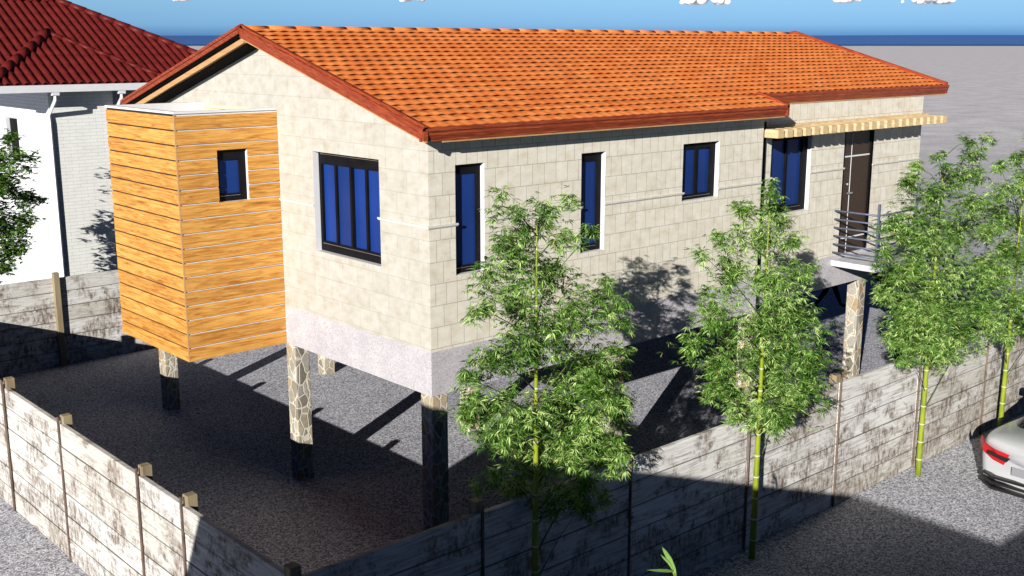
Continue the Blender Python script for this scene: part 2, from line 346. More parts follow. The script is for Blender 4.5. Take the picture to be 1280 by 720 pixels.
# plinth and floor slab
mb = MB(); e = .003
loop = [(-e, -e), (XE+e, -e), (XE+e, YR-e), (XEND+e, YR-e), (XEND+e, DEP+e), (-e, DEP+e)]
mb.prism([(x, y, ZB) for x, y in loop], (0, 0, 0), (0, 0, ZP-ZB), M['granite']); mb.build('plinth', H)

def window(hole, plane, nrm, panes, depth=.075, fr=(.05, .06, .12, .08), parent=H, glass=('glass',), rail=False, jog=0):
    """hole u0,u1,v0,v1; nrm inward unit (x,y); fr = left,right,top,bottom frame widths"""
    u0, u1, v0, v1 = hole; nx, ny = nrm
    def P(u, v, d): x, y, z = plane(u, v); return (x+nx*d, y+ny*d, z)
    rv = MB(); t = .03
    for a, b, c, d in ((u0, u1, v0, v0), (u0, u1, v1, v1)):
        rv.face([P(a, c, 0), P(b, c, 0), P(b, c, depth+t), P(a, c, depth+t)], M['white'])
    for u in (u0, u1): rv.face([P(u, v0, 0), P(u, v1, 0), P(u, v1, depth+t), P(u, v0, depth+t)], M['white'])
    rv.face([P(u0, v0, depth+.16), P(u1, v0, depth+.16), P(u1, v1, depth+.16), P(u0, v1, depth+.16)], M['felt_shade'])
    wn = MB(); l, r_, tp, bt = fr
    def bar(a, b, c, d, d0=depth-.0, d1=depth+.06, mat=M['black'], mbx=None):
        m_ = mbx or wn
        A = P(a, c, d0); B = P(b, d, d1)
        m_.box(tuple(min(p, q) for p, q in zip(A, B)), tuple(max(p, q) for p, q in zip(A, B)), mat)
    bar(u0+.001, u0+l, v0+.001, v1-.001); bar(u1-r_, u1-.001, v0+.001, v1-.001)
    bar(u0+l, u1-r_, v1-tp, v1-.001); bar(u0+l, u1-r_, v0+.001, v0+bt)
    n = panes; a0, a1 = u0+l, u1-r_; wd = (a1-a0)/n; ml = .042
    for i in range(1, n): bar(a0+wd*i-ml/2, a0+wd*i+ml/2, v0+bt, v1-tp, depth-.008, depth+.055)
    # thin bright track lines on head and foot of the frame
    if rail: bar(u0+l, u1-r_, v1-.035, v1-.031, depth-.004, depth, M['silver'])
    bar(u0+l, u1-r_, v0+bt-.03, v0+bt-.026, depth-.003, depth, M['silver'])
    wo = wn.build('window', parent); 
    rv.build('reveal', wo, origin=tuple(parent.location), fix=False)
    for i in range(n):
        pb = MB(); d = depth+.025+(.018 if i % 2 else 0)
        bar(a0+wd*i+(ml/2 if i else 0), a0+wd*(i+1)-(ml/2 if i < n-1 else 0), v0+bt, v1-tp, d, d+.008, M[glass[i % len(glass)]], pb)
        # pale strip painting a highlight on the inner sash edge
        for uu in (a0+wd*i+(ml/2 if i else 0),):
            bar(uu+.006, uu+.010, v0+bt+.02, v1-tp-.01, d-.004, d, M['string'], pb)
        pb.build('pane', wo, origin=tuple(parent.location))
    return wo
window(W1, front, (0, 1), 1, fr=(.05, .07, .12, .09), glass=('glass_b',))
window(W2, front, (0, 1), 1, fr=(.04, .09, .12, .09), glass=('glass_b',))
window(W3, front, (0, 1), 2, fr=(.03, .10, .09, .07), glass=('glass_b',))
window(W4, rec, (0, 1), 2, fr=(.05, .14, .09, .10), glass=('glass_b',))
window(WG, gab, (1, 0), 4, depth=.085, fr=(.05, .055, .16, .13), glass=('glass', 'glass', 'glass_b', 'glass'), rail=True)
# front door
mb = MB(); u0, u1, v0, v1 = DR; D0 = YR+.03
mb.box((u0+.001, D0-.01, v0+.001), (u0+.07, D0+.06, v1-.001), M['black']); mb.box((u1-.06, D0-.01, v0+.001), (u1-.001, D0+.06, v1-.001), M['black'])
mb.box((u0+.07, D0-.01, v1-.06), (u1-.06, D0+.06, v1-.001), M['black']); mb.box((u0+.07, D0+.01, v0+.001), (u1-.06, D0+.05, v1-.06), M['door'])
door = mb.build('door', H)
mb = MB(); yb = D0+.004
mb.box((u0+.30, yb, v0+.02), (u0+.312, D0+.01, v1-.06), M['white'])
for z in (2.84, 4.27): mb.box((u0+.07, yb-.002, z), (u1-.06, yb+.0005, z+.026), M['white'])
mb.build('inlay', door, origin=(0, 0, 0))
mb = MB(); hz = 3.63; mb.box((u0+.21, D0-.03, hz), (u0+.36, D0-.012, hz+.028), M['silver']); mb.tube([(u0+.235, D0+.01, hz+.014), (u0+.235, D0-.03, hz+.014)], .012, M['silver']); mb.build('handle', door, origin=(0, 0, 0)); mb = MB()
mb.tube([(u0+.22, D0+.01, hz+.17), (u0+.22, D0-.012, hz+.17)], .022, M['silver'], 12); mb.build('lock', door, origin=(0, 0, 0))
# string course: short runs between the openings
SZ = 4.085
def course(a, b, plane, nrm):
    mb = MB(); A = plane(a, SZ); B = plane(b, SZ+.022); n = Vector((nrm[0], nrm[1], 0))
    p0 = Vector(A)-n*.022; p1 = Vector(B)
    mb.box(tuple(min(x, y) for x, y in zip(p0, p1)), tuple(max(x, y) for x, y in zip(p0, p1)), M['string'])
    p0 = Vector(A)-n*.010+Vector((0, 0, -.012)); p1 = Vector(plane(b, SZ))
    mb.box(tuple(min(x, y) for x, y in zip(p0, p1)), tuple(max(x, y) for x, y in zip(p0, p1)), M['string'])
    mb.build('trim', H)
course(-.028, W1[0]+.03, front, (0, 1)); course(W1[1], W2[0]+.02, front, (0, 1)); course(W2[1]-.01, W3[0]+.03, front, (0, 1)); course(W3[1]-.01, XE, front, (0, 1))
course(W4[1]-.01, DR[0]+.03, rec, (0, 1)); course(DR[1]-.01, XEND, rec, (0, 1)); course(XE+.02, W4[0]+.03, rec, (0, 1))
course(-.0, WG[0]+.03, gab, (1, 0)); course(WG[1], Y1, gab, (1, 0))
# black corner board in the recess
mb = MB(); mb.box((XE+.02, YR-.06, ZP), (XE+.34, YR-.001, 5.0), M['black']); mb.build('corner_board', H)

# roof: tiles, felt, fascia
XR0, XR1, XN, YE2 = -.30, 12.584, 6.62, .223
def tile_mesh():
    bm = bmesh.new(); L = math.sqrt(1+SL*SL); rows = 21; st = (YRI-EY)/rows; per = .18; nx = 8
    x0, x1 = XR0+.04, XR1-.02; cols = int((x1-x0)/per*nx)
    rndt = random.Random(3)
    for r in range(rows):
        ya, yb = EY+st*r, EY+st*(r+1)+.012
        xs = x0 if True else 0
        va, vb, vc = [], [], []
        for c in range(cols+1):
            x = x0+(x1-x0)*c/cols; ph = (x/per+ (r*.5)) % 1.0
            k_ = int(x/per+r*.5); rr = random.Random(k_*31+r*977); j = (rr.random()-.5)*.005
            # S profile: a broad roll with a tight valley
            wv = .5+.5*math.cos(2*math.pi*(ph-.5)); wv = wv**.5
            lift = .017+.015*wv+j*.5
            n = Vector((0, -SL, 1)).normalized()
            skew = .0
            pa = Vector((x, ya, EZ+SL*(ya-EY)))+n*lift; pb = Vector((x+skew, yb, EZ+SL*(yb-EY)))+n*(.003+.006*wv)
            pc = Vector((x, ya+.004, EZ+SL*(ya-EY)))+n*(lift-.008)
            va.append(bm.verts.new(pa)); vb.append(bm.verts.new(pb)); vc.append(bm.verts.new(pc))
        for c in range(cols):
            f = bm.faces.new((va[c], va[c+1], vb[c+1], vb[c])); f.smooth = True
            f = bm.faces.new((vc[c], vc[c+1], va[c+1], va[c]))
    # cut away the strip in front of the recessed eave
    geom = [f for f in bm.faces]
    bmesh.ops.bisect_plane(bm, geom=bm.verts[:]+bm.edges[:]+bm.faces[:], plane_co=(XN, 0, 0), plane_no=(1, 0, 0))
    bmesh.ops.bisect_plane(bm, geom=bm.verts[:]+bm.edges[:]+bm.faces[:], plane_co=(0, YE2, 0), plane_no=(0, 1, 0))
    dead = [f for f in bm.faces if f.calc_center_median().x > XN and f.calc_center_median().y < YE2]
    bmesh.ops.delete(bm, geom=dead, context='FACES')
    return bm
def bm_obj(bm, name, mats, parent=None, loc=(0, 0, 0)):
    me = bpy.data.meshes.new(name); bm.to_mesh(me); bm.free()
    for m_ in mats: me.materials.append(m_)
    ob = bpy.data.objects.new(name, me); sc.collection.objects.link(ob); ob.location = loc
    if parent: ob.parent = parent
    return ob
# bed of the roof (felt-covered slab)
mb = MB(); th = .11
def slab(x0, x1, ya, yb):
    za, zb = roof_z(ya), roof_z(yb)
    mb.prism([(x0, ya, za), (x0, yb, zb), (x0, yb, zb-th), (x0, ya, za-th)], (x0, 0, 0), (x1, 0, 0), M['felt_shade'])
slab(XR0+.02, XN-.02, EY+.03, YRI); slab(XN-.02, XR1-.02, YE2+.03, YRI); slab(XR0+.02, XR1-.02, YRI, BY-.03)
roof = mb.build('roof', H)
bm_obj(tile_mesh(), 'tiles', [M['tile']], roof)
b2 = tile_mesh()
for v in b2.verts: v.co.y = 2*YRI-v.co.y
bmesh.ops.reverse_faces(b2, faces=b2.faces)
bm_obj(b2, 'tiles', [M['tile']], roof)
# eave fascia: moulded board made of three steps
def eave(x0, x1, y, z):
    prof = [(-.0, .022), (-.0, -.015), (.015, -.035), (.015, -.06), (.04, -.115), (.04, -.135), (.07, -.135), (.07, .0), (.03, .022)]
    prof = [(y-.03+p*1.0, z+q) for p, q in prof]
    m_ = MB(); m_.prism([(x0, p, q) for p, q in prof], (x0, 0, 0), (x1, 0, 0), M['redwood']); m_.build('fascia', roof, origin=(0, 0, 0))
    x0 = x0+.26; m_ = MB(); m_.prism([(x0+.06, y+.02, z-.136), (x0+.06, y+.35, z-.136), (x0+.06, y+.35, z-.158), (x0+.06, y+.02, z-.158)], (x0, 0, 0), (x1-.1, 0, 0), M['soffit']); m_.build('soffit', roof, origin=(0, 0, 0))
eave(XR0-.02, XN+.02, EY, EZ); eave(XN-.35, XR1, YE2, roof_z(YE2))
m_ = MB(); m_.prism([(XR0, BY-.03, EZ+.05), (XR0, BY+.03, EZ+.03), (XR0, BY+.03, EZ-.15), (XR0, BY-.03, EZ-.15)], (XR0, 0, 0), (XR1, 0, 0), M['redwood']); m_.build('fascia', roof, origin=(0, 0, 0))
def rake(x, sgn, y0, y1, layers):
    """boards following the slope on the gable end; layers = (dx_out, dx_in, top, bottom, mat)"""
    for a, b, t0, t1, mt in layers:
        m_ = MB(); xa, xb = x-sgn*a, x-sgn*b
        m_.prism([(xa, y0, roof_z(y0)+t0), (xa, y1, roof_z(y1)+t0), (xa, y1, roof_z(y1)+t1), (xa, y0, roof_z(y0)+t1)], (xa, 0, 0), (xb, 0, 0), mt)
        m_.build('bargeboard' if mt != M['felt_shade'] else 'soffit', roof, origin=(0, 0, 0))  # the black layers are shadow strips, no real soffit
rw = M['redwood']
rake(XR0, 1, EY-.03, YRI, [(.0, -.05, .05, .015, rw), (.025, -.02, .015, -.02, rw), (.012, -.05, -.02, -.118, rw), (-.005, -.04, -.118, -.14, M['soffit'])])
rake(XR0, 1, YRI, BY+.03, [(.0, -.05, .06, .04, rw), (.035, -.02, .04, .0, rw), (.02, -.02, .0, -.03, rw), (.04, -.02, -.03, -.07, rw), (.0, -.03, -.07, -.11, M['felt_shade']), (-.04, -.10, -.11, -.19, M['soffit']), (-.10, -.28, -.12, -.245, M['felt_shade'])])  # black strips between and below the boards stand in for shadow
rake(XR1, -1, YE2, YRI, [(.0, -.05, .07, -.14, rw)]); rake(XR1, -1, YRI, BY+.03, [(.0, -.05, .07, -.14, rw)])
rake(XN, -1, EY-.03, YE2+.02, [(.02, -.03, .055, -.13, rw)])
mb = MB(); 
for i in range(int((XR1-XR0)/.42)):
    xa = XR0+i*.42; mb.tube([(xa, YRI, ZR-.03), (xa+.44, YRI, ZR-.03)], [.075, .068], M['tile'], 10)
mb.build('ridge_cap', roof, origin=(0, 0, 0))

# timber-clad bay
BX0 = -1.47; ZBT = ZB+3.259
def holed_planks(mb, plane, u0, u1, nrm, holes):
    n = 17; h = (ZBT-ZB)/n
    for i in range(n):
        a, b = ZB+h*i, ZB+h*(i+1)-.019
        segs = [(u0, u1)]
        for hh in holes:
            if hh[2] < b and hh[3] > a:
                segs = [(u0, hh[0]), (hh[1], u1)]
                if hh[3] < b: 
                    P = [Vector(plane(hh[0], hh[3])), Vector(plane(hh[1], b))]; Q = [p-Vector((nrm[0]*.018, nrm[1]*.018, 0)) for p in P]
                    mb.box(tuple(min(c) for c in zip(*P, *Q)), tuple(max(c) for c in zip(*P, *Q)), M['clad'])
                if hh[2] > a:
                    P = [Vector(plane(hh[0], a)), Vector(plane(hh[1], hh[2]))]; Q = [p-Vector((nrm[0]*.018, nrm[1]*.018, 0)) for p in P]
                    mb.box(tuple(min(c) for c in zip(*P, *Q)), tuple(max(c) for c in zip(*P, *Q)), M['clad'])
        for s0, s1 in segs:
            P = [Vector(plane(s0, a)), Vector(plane(s1, b))]; Q = [p-Vector((nrm[0]*.018, nrm[1]*.018, 0)) for p in P]
            mb.box(tuple(min(c) for c in zip(*P, *Q)), tuple(max(c) for c in zip(*P, *Q)), M['clad'])
BW = (-.917, -.47, 4.127, 4.817)
mb = MB()
bright = lambda u, v: (u, Y1, v); bleft = lambda u, v: (BX0, u, v)
holed(mb, bright, BX0, -.001, ZB+.002, ZBT+.01, [BW], M['white'])  # white backing draws these grooves lit; the left face gets dark backing
mb.face([(BX0, Y1, ZB+.002), (BX0, Y2, ZB+.002), (BX0, Y2, ZBT+.01), (BX0, Y1, ZBT+.01)], M['dark'])
mb.face([(BX0, Y2, ZB+.002), (-.001, Y2, ZB+.002), (-.001, Y2, ZBT+.01), (BX0, Y2, ZBT+.01)], M['white'])
mb.box((BX0, Y1, ZB-.0), (-.001, Y2, ZB+.001), M['dark'])
t = .06; zf = ZBT-.28
mb.face([(BX0+t, Y1+t, zf), (-.001, Y1+t, zf), (-.001, Y2-t, zf), (BX0+t, Y2-t, zf)], M['white'])
for P in ([(BX0+t, Y1+t), (BX0+t, Y2-t)], [(BX0+t, Y2-t), (-.001, Y2-t)], [(BX0+t, Y1+t), (-.001, Y1+t)]):
    mb.face([(*P[0], zf), (*P[1], zf), (*P[1], ZBT+.01), (*P[0], ZBT+.01)], M['white'])
bay = mb.build('bay', H, fix=False)
mb = MB(); holed_planks(mb, bright, BX0+.002, -.004, (0, 1), [BW]); mb.box((BX0-.018, Y1-.016, ZB), (BX0+.0, Y1, ZBT), M['soffit']); mb.build('cladding', bay, origin=(0, 0, 0))
mb = MB(); holed_planks(mb, bleft, Y1+.004, Y2, (1, 0), []); mb.build('cladding', bay, origin=(0, 0, 0))
mb = MB()
o_ = .02; mb.box((BX0-o_, Y1-o_, ZBT+.01), (-.002, Y1+t, ZBT+.04), M['white']); mb.box((BX0-o_, Y1+t, ZBT+.01), (BX0+t, Y2+o_, ZBT+.04), M['white']); mb.box((BX0+t, Y2-t, ZBT+.01), (-.002, Y2+o_, ZBT+.04), M['white'])
mb.build('coping', bay, origin=(0, 0, 0))
mb = MB()
for i in range(5): mb.box((-.02, Y1+t, zf+.02+i*.055), (-.003, Y2-t, zf+.066+i*.055), M['inner'])
mb.build('lining', bay, origin=(0, 0, 0))
wnd = window(BW, bright, (0, 1), 1, depth=.05, fr=(.055, .10, .14, .10), glass=('glass_b',))
# stone pillars: part of the house
def pillar(x, y, s=.235, h=ZB, z0=0):
    m_ = MB(); m_.box((x-s/2, y-s/2, z0-.05), (x+s/2, y+s/2, h-.002), M['flag'])
    m_.build('pillar', H, bevel=.012)
CX = (.12, 3.29, 6.46, 10.06); CY = (.11, 3.25, 7.55)
for x in CX:
    for y in CY:
        if x > 6.6 and y < .2: y = YR+.12
        pillar(x, y)
for y in (3.25, 7.2): pillar(XEND-.16, y)
# timber brise-soleil over window and door
mb = MB(); n = 22
for i in range(n):
    x = XE+.17 + (XEND-.17-XE)*(i+.0)/(n-1) - .06
    mb.box((x, YR-.44, 4.775), (x+.15, YR-.04, 4.905), M['pale'])
aw = mb.build('rafter', H); aw['label'] = 'row of short pale timber rafter ends'; 
mb = MB(); mb.box((XE+.12, YR-.06, 4.86), (XEND+.12, YR-.002, 4.93), M['pale']); mb.build('beam', H)
# landing, steps and railings
SX = 8.95; LY = -.62; LZ = 2.52
mb = MB(); mb.box((SX, LY, LZ-.10), (10.2, YR-.004, LZ), M['slab']); mb.build('landing', H, bevel=.01)
mb = MB()
SDX, SDZ, NS = .255, LZ/13, 12
for i in range(NS):
    x = 10.2+SDX*i-.0; z = LZ-SDZ*(i+1)
    mb.box((x, LY+.02, z-.05), (x+SDX+.03, YR-.06, z), M['steel'])
mb.build('stair_tread', H)
mb = MB(); dirn = Vector((SDX, 0, -SDZ)).normalized()
for y in (LY, YR-.05):
    a = Vector((10.2, y, LZ-.16)); b = Vector((10.2+SDX*13, y, .0))
    mb.prism([a, a+Vector((0, .03, 0)), a+Vector((0, .03, -.2)), a+Vector((0, 0, -.2))], a, b, M['black'])
mb.build('stringer', H)
mb = MB()
for i in range(6):
    z = LZ+.14+.145*i
    mb.tube([(SX+.02, YR-.02, z), (SX+.02, LY-.0, z)], .016, M['steel'], 8)      # side facing the gable
    mb.tube([(SX+.02, LY+.02, z), (10.2, LY+.02, z)], .016, M['steel'], 8)
    mb.tube([(10.2, LY+.02, z), (10.2+SDX*12, LY+.02, z-SDZ*12)], .016, M['black'], 8)
mb.build('rail', H)
for x, y, z in ((SX+.02, LY+.02, LZ), (10.2, LY+.02, LZ), (11.7, LY+.02, LZ-SDZ*5.9), (13.2, LY+.02, LZ-SDZ*11.8)):
    m_ = MB(); m_.box((x-.018, y-.018, z-.1), (x+.018, y+.018, z+1.06), M['steel']); m_.build('rail_post', H)
m_ = MB(); m_.box((10.05, LY+.04, 0), (10.13, LY+.12, LZ-.1), M['black']); m_.build('support_post', H)

# ------------------------------------------------------------ fences
def fence(name_label, p0, dirv, posts, nrm, panels, ztop=1.77):
    """straight run; posts = distances of the posts; panels between them, each slightly off line"""
    F = thing('fence', name_label, 'fence')
    d = Vector(dirv); n = Vector(nrm); rr = random.Random(len(posts)*7+int(p0[0]*3))
    for t in posts:
        m_ = MB(); c = Vector(p0)+d*t; c2 = c+n*.06
        m_.box((c2.x-.055, c2.y-.055, 0), (c2.x+.055, c2.y+.055, ztop+.095+rr.uniform(-.02, .02)), M['post'])
        c3 = c-n*.04; e_ = d*.006+n*.010
        m_.box((min(c3.x-e_.x, c3.x+e_.x)-.004, min(c3.y-e_.y, c3.y+e_.y)-.004, 0), (max(c3.x-e_.x, c3.x+e_.x)+.004, max(c3.y-e_.y, c3.y+e_.y)+.004, ztop+.075), M['strip'])
        m_.build('post', F, bevel=.006)
    for i, (a, b) in enumerate(panels):
        m_ = MB(); off = n*rr.uniform(-.012, .012); dz = rr.uniform(-.03, .03)
        for k_ in range(6):
            o2 = off+n*rr.uniform(-.004, .004)
            za, zb_ = .295*k_+(.004 if k_ else 0), .295*(k_+1)
            if k_ == 5: zb_ += dz
            c0 = Vector(p0)+d*(a+.02)+o2; c1 = Vector(p0)+d*(b-.02)+o2
            q = [c0-n*.03, c0+n*.03, c1+n*.03, c1-n*.03]
            zt = rr.uniform(-.008, .008)
            pts = [(v.x, v.y, za) for v in q]; top = [(q[0].x, q[0].y, zb_), (q[1].x, q[1].y, zb_), (q[2].x, q[2].y, zb_+(zt if k_ == 5 else 0)), (q[3].x, q[3].y, zb_+(zt if k_ == 5 else 0))]
            j = len(m_.v); m_.v += pts+top
            for f in ((0, 3, 2, 1), (4, 5, 6, 7), (0, 1, 5, 4), (1, 2, 6, 5), (2, 3, 7, 6), (3, 0, 4, 7)):
                m_.f.append(tuple(j+x for x in f)); m_.mi.append(m_.m(M['panel'])); m_.sm.append(False)
        m_.build('panel', F, bevel=.007)
    return F
FX, FY, BYF = -3.386, -2.47, 11.463
pf = [.045]+[2.05+2.13*i for i in range(9)]
pf = [.0, 2.04, 4.17, 6.32, 8.33, 10.46, 12.62, 14.75, 16.9, 19.0]
fence('long front fence of stained concrete boards behind the row of bamboos', (FX, FY, 0), (1, 0, 0), pf, (0, 1, 0), list(zip(pf, pf[1:])))
pl = [2.08, 3.11, 5.31, 7.30, 9.4, 11.5, 13.85]
fence('side fence of whitish boards at the lower left corner, running away from camera', (FX, FY, 0), (0, 1, 0), pl, (1, 0, 0), list(zip([.06]+pl, pl)))
pb = [.95, 3.08, 5.21, 7.34, 9.47, 11.6, 13.7, 15.8, 17.9, 20.0]
fence('back fence of grey boards between the red-roofed house and the wooden bay', (FX, BYF, 0), (1, 0, 0), pb, (0, -1, 0), list(zip([.06]+pb, pb)))

# ------------------------------------------------------------ neighbour house with the red roof
NH = thing('neighbour_house', 'white brick house with dark red hipped roof and white downpipes', 'house')
def corr(y0, z0, sl, x0, x1, y1, cuts, axis='x', sgn=1, per=.19, amp=.065, ext=.0):
    """Roman-tile plane: rolls run down the slope. axis 'x': eave along x at y0 rising with y. cuts = list of (co, no) keeping the side no points away from"""
    bm = bmesh.new(); nx = 8; cols = int((x1-x0)/per*nx); rows = int(abs(y1-y0)/.36)+1
    for r in range(rows):
        ya = y0+sgn*.36*r; yb = ya+sgn*.37
        A, B, Cc = [], [], []
        for c in range(cols+1):
            x = x0+(x1-x0)*c/cols; ph = 2*math.pi*x/per
            wv = amp*(.5+.5*math.cos(ph))**.85
            lip = .008
            def pt(yy, up): z = z0+sl*abs(yy-y0)+up; return (x, yy, z) if axis == 'x' else (yy, x, z)
            A.append(bm.verts.new(pt(ya, wv+lip))); B.append(bm.verts.new(pt(yb, wv))); Cc.append(bm.verts.new(pt(ya, wv-.005)))
        for c in range(cols):
            f = bm.faces.new((A[c], A[c+1], B[c+1], B[c])); f.smooth = True
            bm.faces.new((Cc[c], Cc[c+1], A[c+1], A[c]))
    for co, no in cuts:
        bmesh.ops.bisect_plane(bm, geom=bm.verts[:]+bm.edges[:]+bm.faces[:], plane_co=co, plane_no=no, clear_outer=True)
    return bm
NZ, NS_, NY = 5.32, .53, 14.5
RYM = NY+3.5; RZM = NZ+NS_*3.5; CXR = 6.1; RXE = 2.6; LX = -.4
base = MB()
base.face([(LX, NY, NZ), (CXR, NY, NZ), (RXE, RYM, RZM), (LX, RYM, RZM)], M['redroof'])
base.face([(CXR, NY, NZ), (CXR, RYM+3.5, NZ), (RXE, RYM, RZM)], M['redroof'])
base.face([(LX, RYM, RZM), (RXE, RYM, RZM), (CXR, RYM+3.5, NZ), (LX, RYM+3.5, NZ)], M['redroof'])
base.face([(LX, NY, NZ), (LX, RYM+3.5, NZ), (LX, RYM, RZM)], M['redroof'])
nroof = base.build('roof', NH)
hipn = Vector((1, 1, 0)).normalized()
bm_obj(corr(NY, NZ+.01, NS_, LX, CXR, RYM, [((RXE, RYM, 0), (1, 1, 0)), ((0, RYM, 0), (0, 1, 0))]), 'tiles', [M['redroof']], nroof)
# projecting hipped wing
WXL, WXR, WY = -.4, 3.6, 14.0; WA = 2.0; WAP = (1.6, WY+WA, NZ+NS_*WA)
wing = MB(); yback = NY+2.0
wing.face([(WXL, WY, NZ), (WXR, WY, NZ), WAP], M['redroof'])
wing.face([(WXL, WY, NZ), WAP, (1.6, yback, NZ+NS_*2.0), (WXL, NY, NZ)], M['redroof'])
wing.face([(WXR, WY, NZ), (WXR, NY, NZ), (1.6, yback, NZ+NS_*2.0), WAP], M['redroof'])
wr = wing.build('roof', NH)
bm_obj(corr(WY, NZ+.012, NS_, WXL, WXR, WY+WA, [((1.6, WY+WA, 0), (1, 1, 0)), ((1.6, WY+WA, 0), (-1, 1, 0))]), 'tiles', [M['redroof']], wr)
bm_obj(corr(WXL, NZ+.012, NS_, WY, yback, 1.6, [((1.6, 0, 0), (1, 0, 0)), ((WXL, WY, 0), (1, -1, 0)), ((WXL, NY, 0), (-1, 1, 0))], axis='y'), 'tiles', [M['redroof']], wr)
cap = MB()
def capline(a, b, r=.10, mb_=None):
    a, b = Vector(a), Vector(b); n = max(1, int((b-a).length/.36))
    for i in range(n):
        p = a.lerp(b, i/n); q = a.lerp(b, (i+1.12)/n); cap.tube([p, q], [r, r*.86], M['redroof'], 10)
capline((CXR, NY, NZ+.05), (RXE, RYM, RZM+.05), .09); capline((LX, RYM, RZM+.06), (RXE, RYM, RZM+.06), .09)
cap.build('ridge_cap', nroof, origin=(0, 0, 0)); cap = MB()
capline((WXL, WY, NZ+.05), (WAP[0], WAP[1], WAP[2]+.05), .11); capline((WXR, WY, NZ+.05), (WAP[0], WAP[1], WAP[2]+.05), .06); capline(WAP, (1.6, yback, NZ+NS_*2+.02), .1)
cap.build('ridge_cap', wr, origin=(0, 0, 0))
mb = MB(); gt = .13
mb.box((WXL-.03, WY-.06, NZ-gt), (WXR+.03, WY+.02, NZ+.02), M['white']); mb.box((WXL-.06, WY+.02, NZ-gt), (WXL+.02, NY-.06, NZ+.02), M['white']); mb.box((WXR-.02, WY+.02, NZ-gt), (WXR+.06, NY-.06, NZ+.02), M['white'])
mb.box((LX, NY-.06, NZ-gt), (WXL-.06, NY+.02, NZ+.02), M['white']); mb.box((WXR+.06, NY-.06, NZ-gt), (CXR, NY+.02, NZ+.02), M['white'])
mb.build('gutter', wr, origin=(0, 0, 0))
mb = MB(); mb.face([(LX, NY, NZ-.1), (CXR, NY, NZ-.1), (CXR, RYM+3.5, NZ-.1), (LX, RYM+3.5, NZ-.1)], M['white']); mb.face([(WXL, WY, NZ-.1), (WXR, WY, NZ-.1), (WXR, NY, NZ-.1), (WXL, NY, NZ-.1)], M['white'])
mb.build('soffit', wr, origin=(0, 0, 0), fix=False)
NX0, NX1, NWY = .95, 2.37, 14.5
mb = MB(); mb.face([(NX0, NWY, 0), (NX1, NWY, 0), (NX1, NWY, NZ-.1), (NX0, NWY, NZ-.1)], M['cbrick']); mb.face([(NX1, NWY, 0), (NX1, 16.2, 0), (NX1, 16.2, NZ-.1), (NX1, NWY, NZ-.1)], M['cbrick'])
mb.face([(NX1, 16.2, 0), (5.6, 16.2, 0), (5.6, 16.2, NZ-.1), (NX1, 16.2, NZ-.1)], M['cbrick']); mb.face([(5.6, 16.2, 0), (5.6, 21, 0), (5.6, 21, NZ-.1), (5.6, 16.2, NZ-.1)], M['cbrick'])
mb.build('wall', NH)
NW = (16.42, 17.25, 3.56, 4.66)
mb = MB(); holed(mb, lambda u, v: (NX0, u, v), NWY, 21, 0, NZ-.1, [NW], M['wbrick']); mb.face([(NX0, 21, 0), (5.6, 21, 0), (5.6, 21, NZ-.1), (NX0, 21, NZ-.1)], M['cbrick']); mb.build('wall', NH)
def nwin():
    y0, y1, z0, z1 = NW; m_ = MB(); x = NX0
    for a, b, c, d in ((y0-.06, y0+.03, z0-.03, z1+.03), (y1-.03, y1+.06, z0-.03, z1+.03), (y0+.03, y1-.03, z1-.12, z1+.03), (y0+.03, y1-.03, z0-.03, z0+.05)): m_.box((x-.035, a, c), (x+.05, b, d), M['white'])
    m_.box((x-.08, y0-.08, z0-.09), (x+.05, y1+.08, z0-.03), M['white']); m_.box((x+.0, y0+.03, z1-.15), (x+.03, y1-.03, z1-.135), M['white'])
    w_ = m_.build('window', NH); p = MB(); p.box((x+.05, y0, z0), (x+.06, y1, z1), M['black']); p.build('pane', w_, origin=(0, 0, 0))
nwin()
def downpipe(x):
    m_ = MB(); y = NWY-.02; s = .042
    m_.tube([(x, WY+.0, NZ-.08), (x, WY+.0, NZ-.28), (x-.0, y-.03, NZ-.62), (x, y-.03, NZ-.78), (x, y-.03, .05)], s, M['white'], 4, False)
    m_.box((x-.075, WY-.05, NZ-.2), (x+.075, WY+.06, NZ-.1), M['white'])
    m_.build('downpipe', NH)
downpipe(NX0-.02); downpipe(NX1)

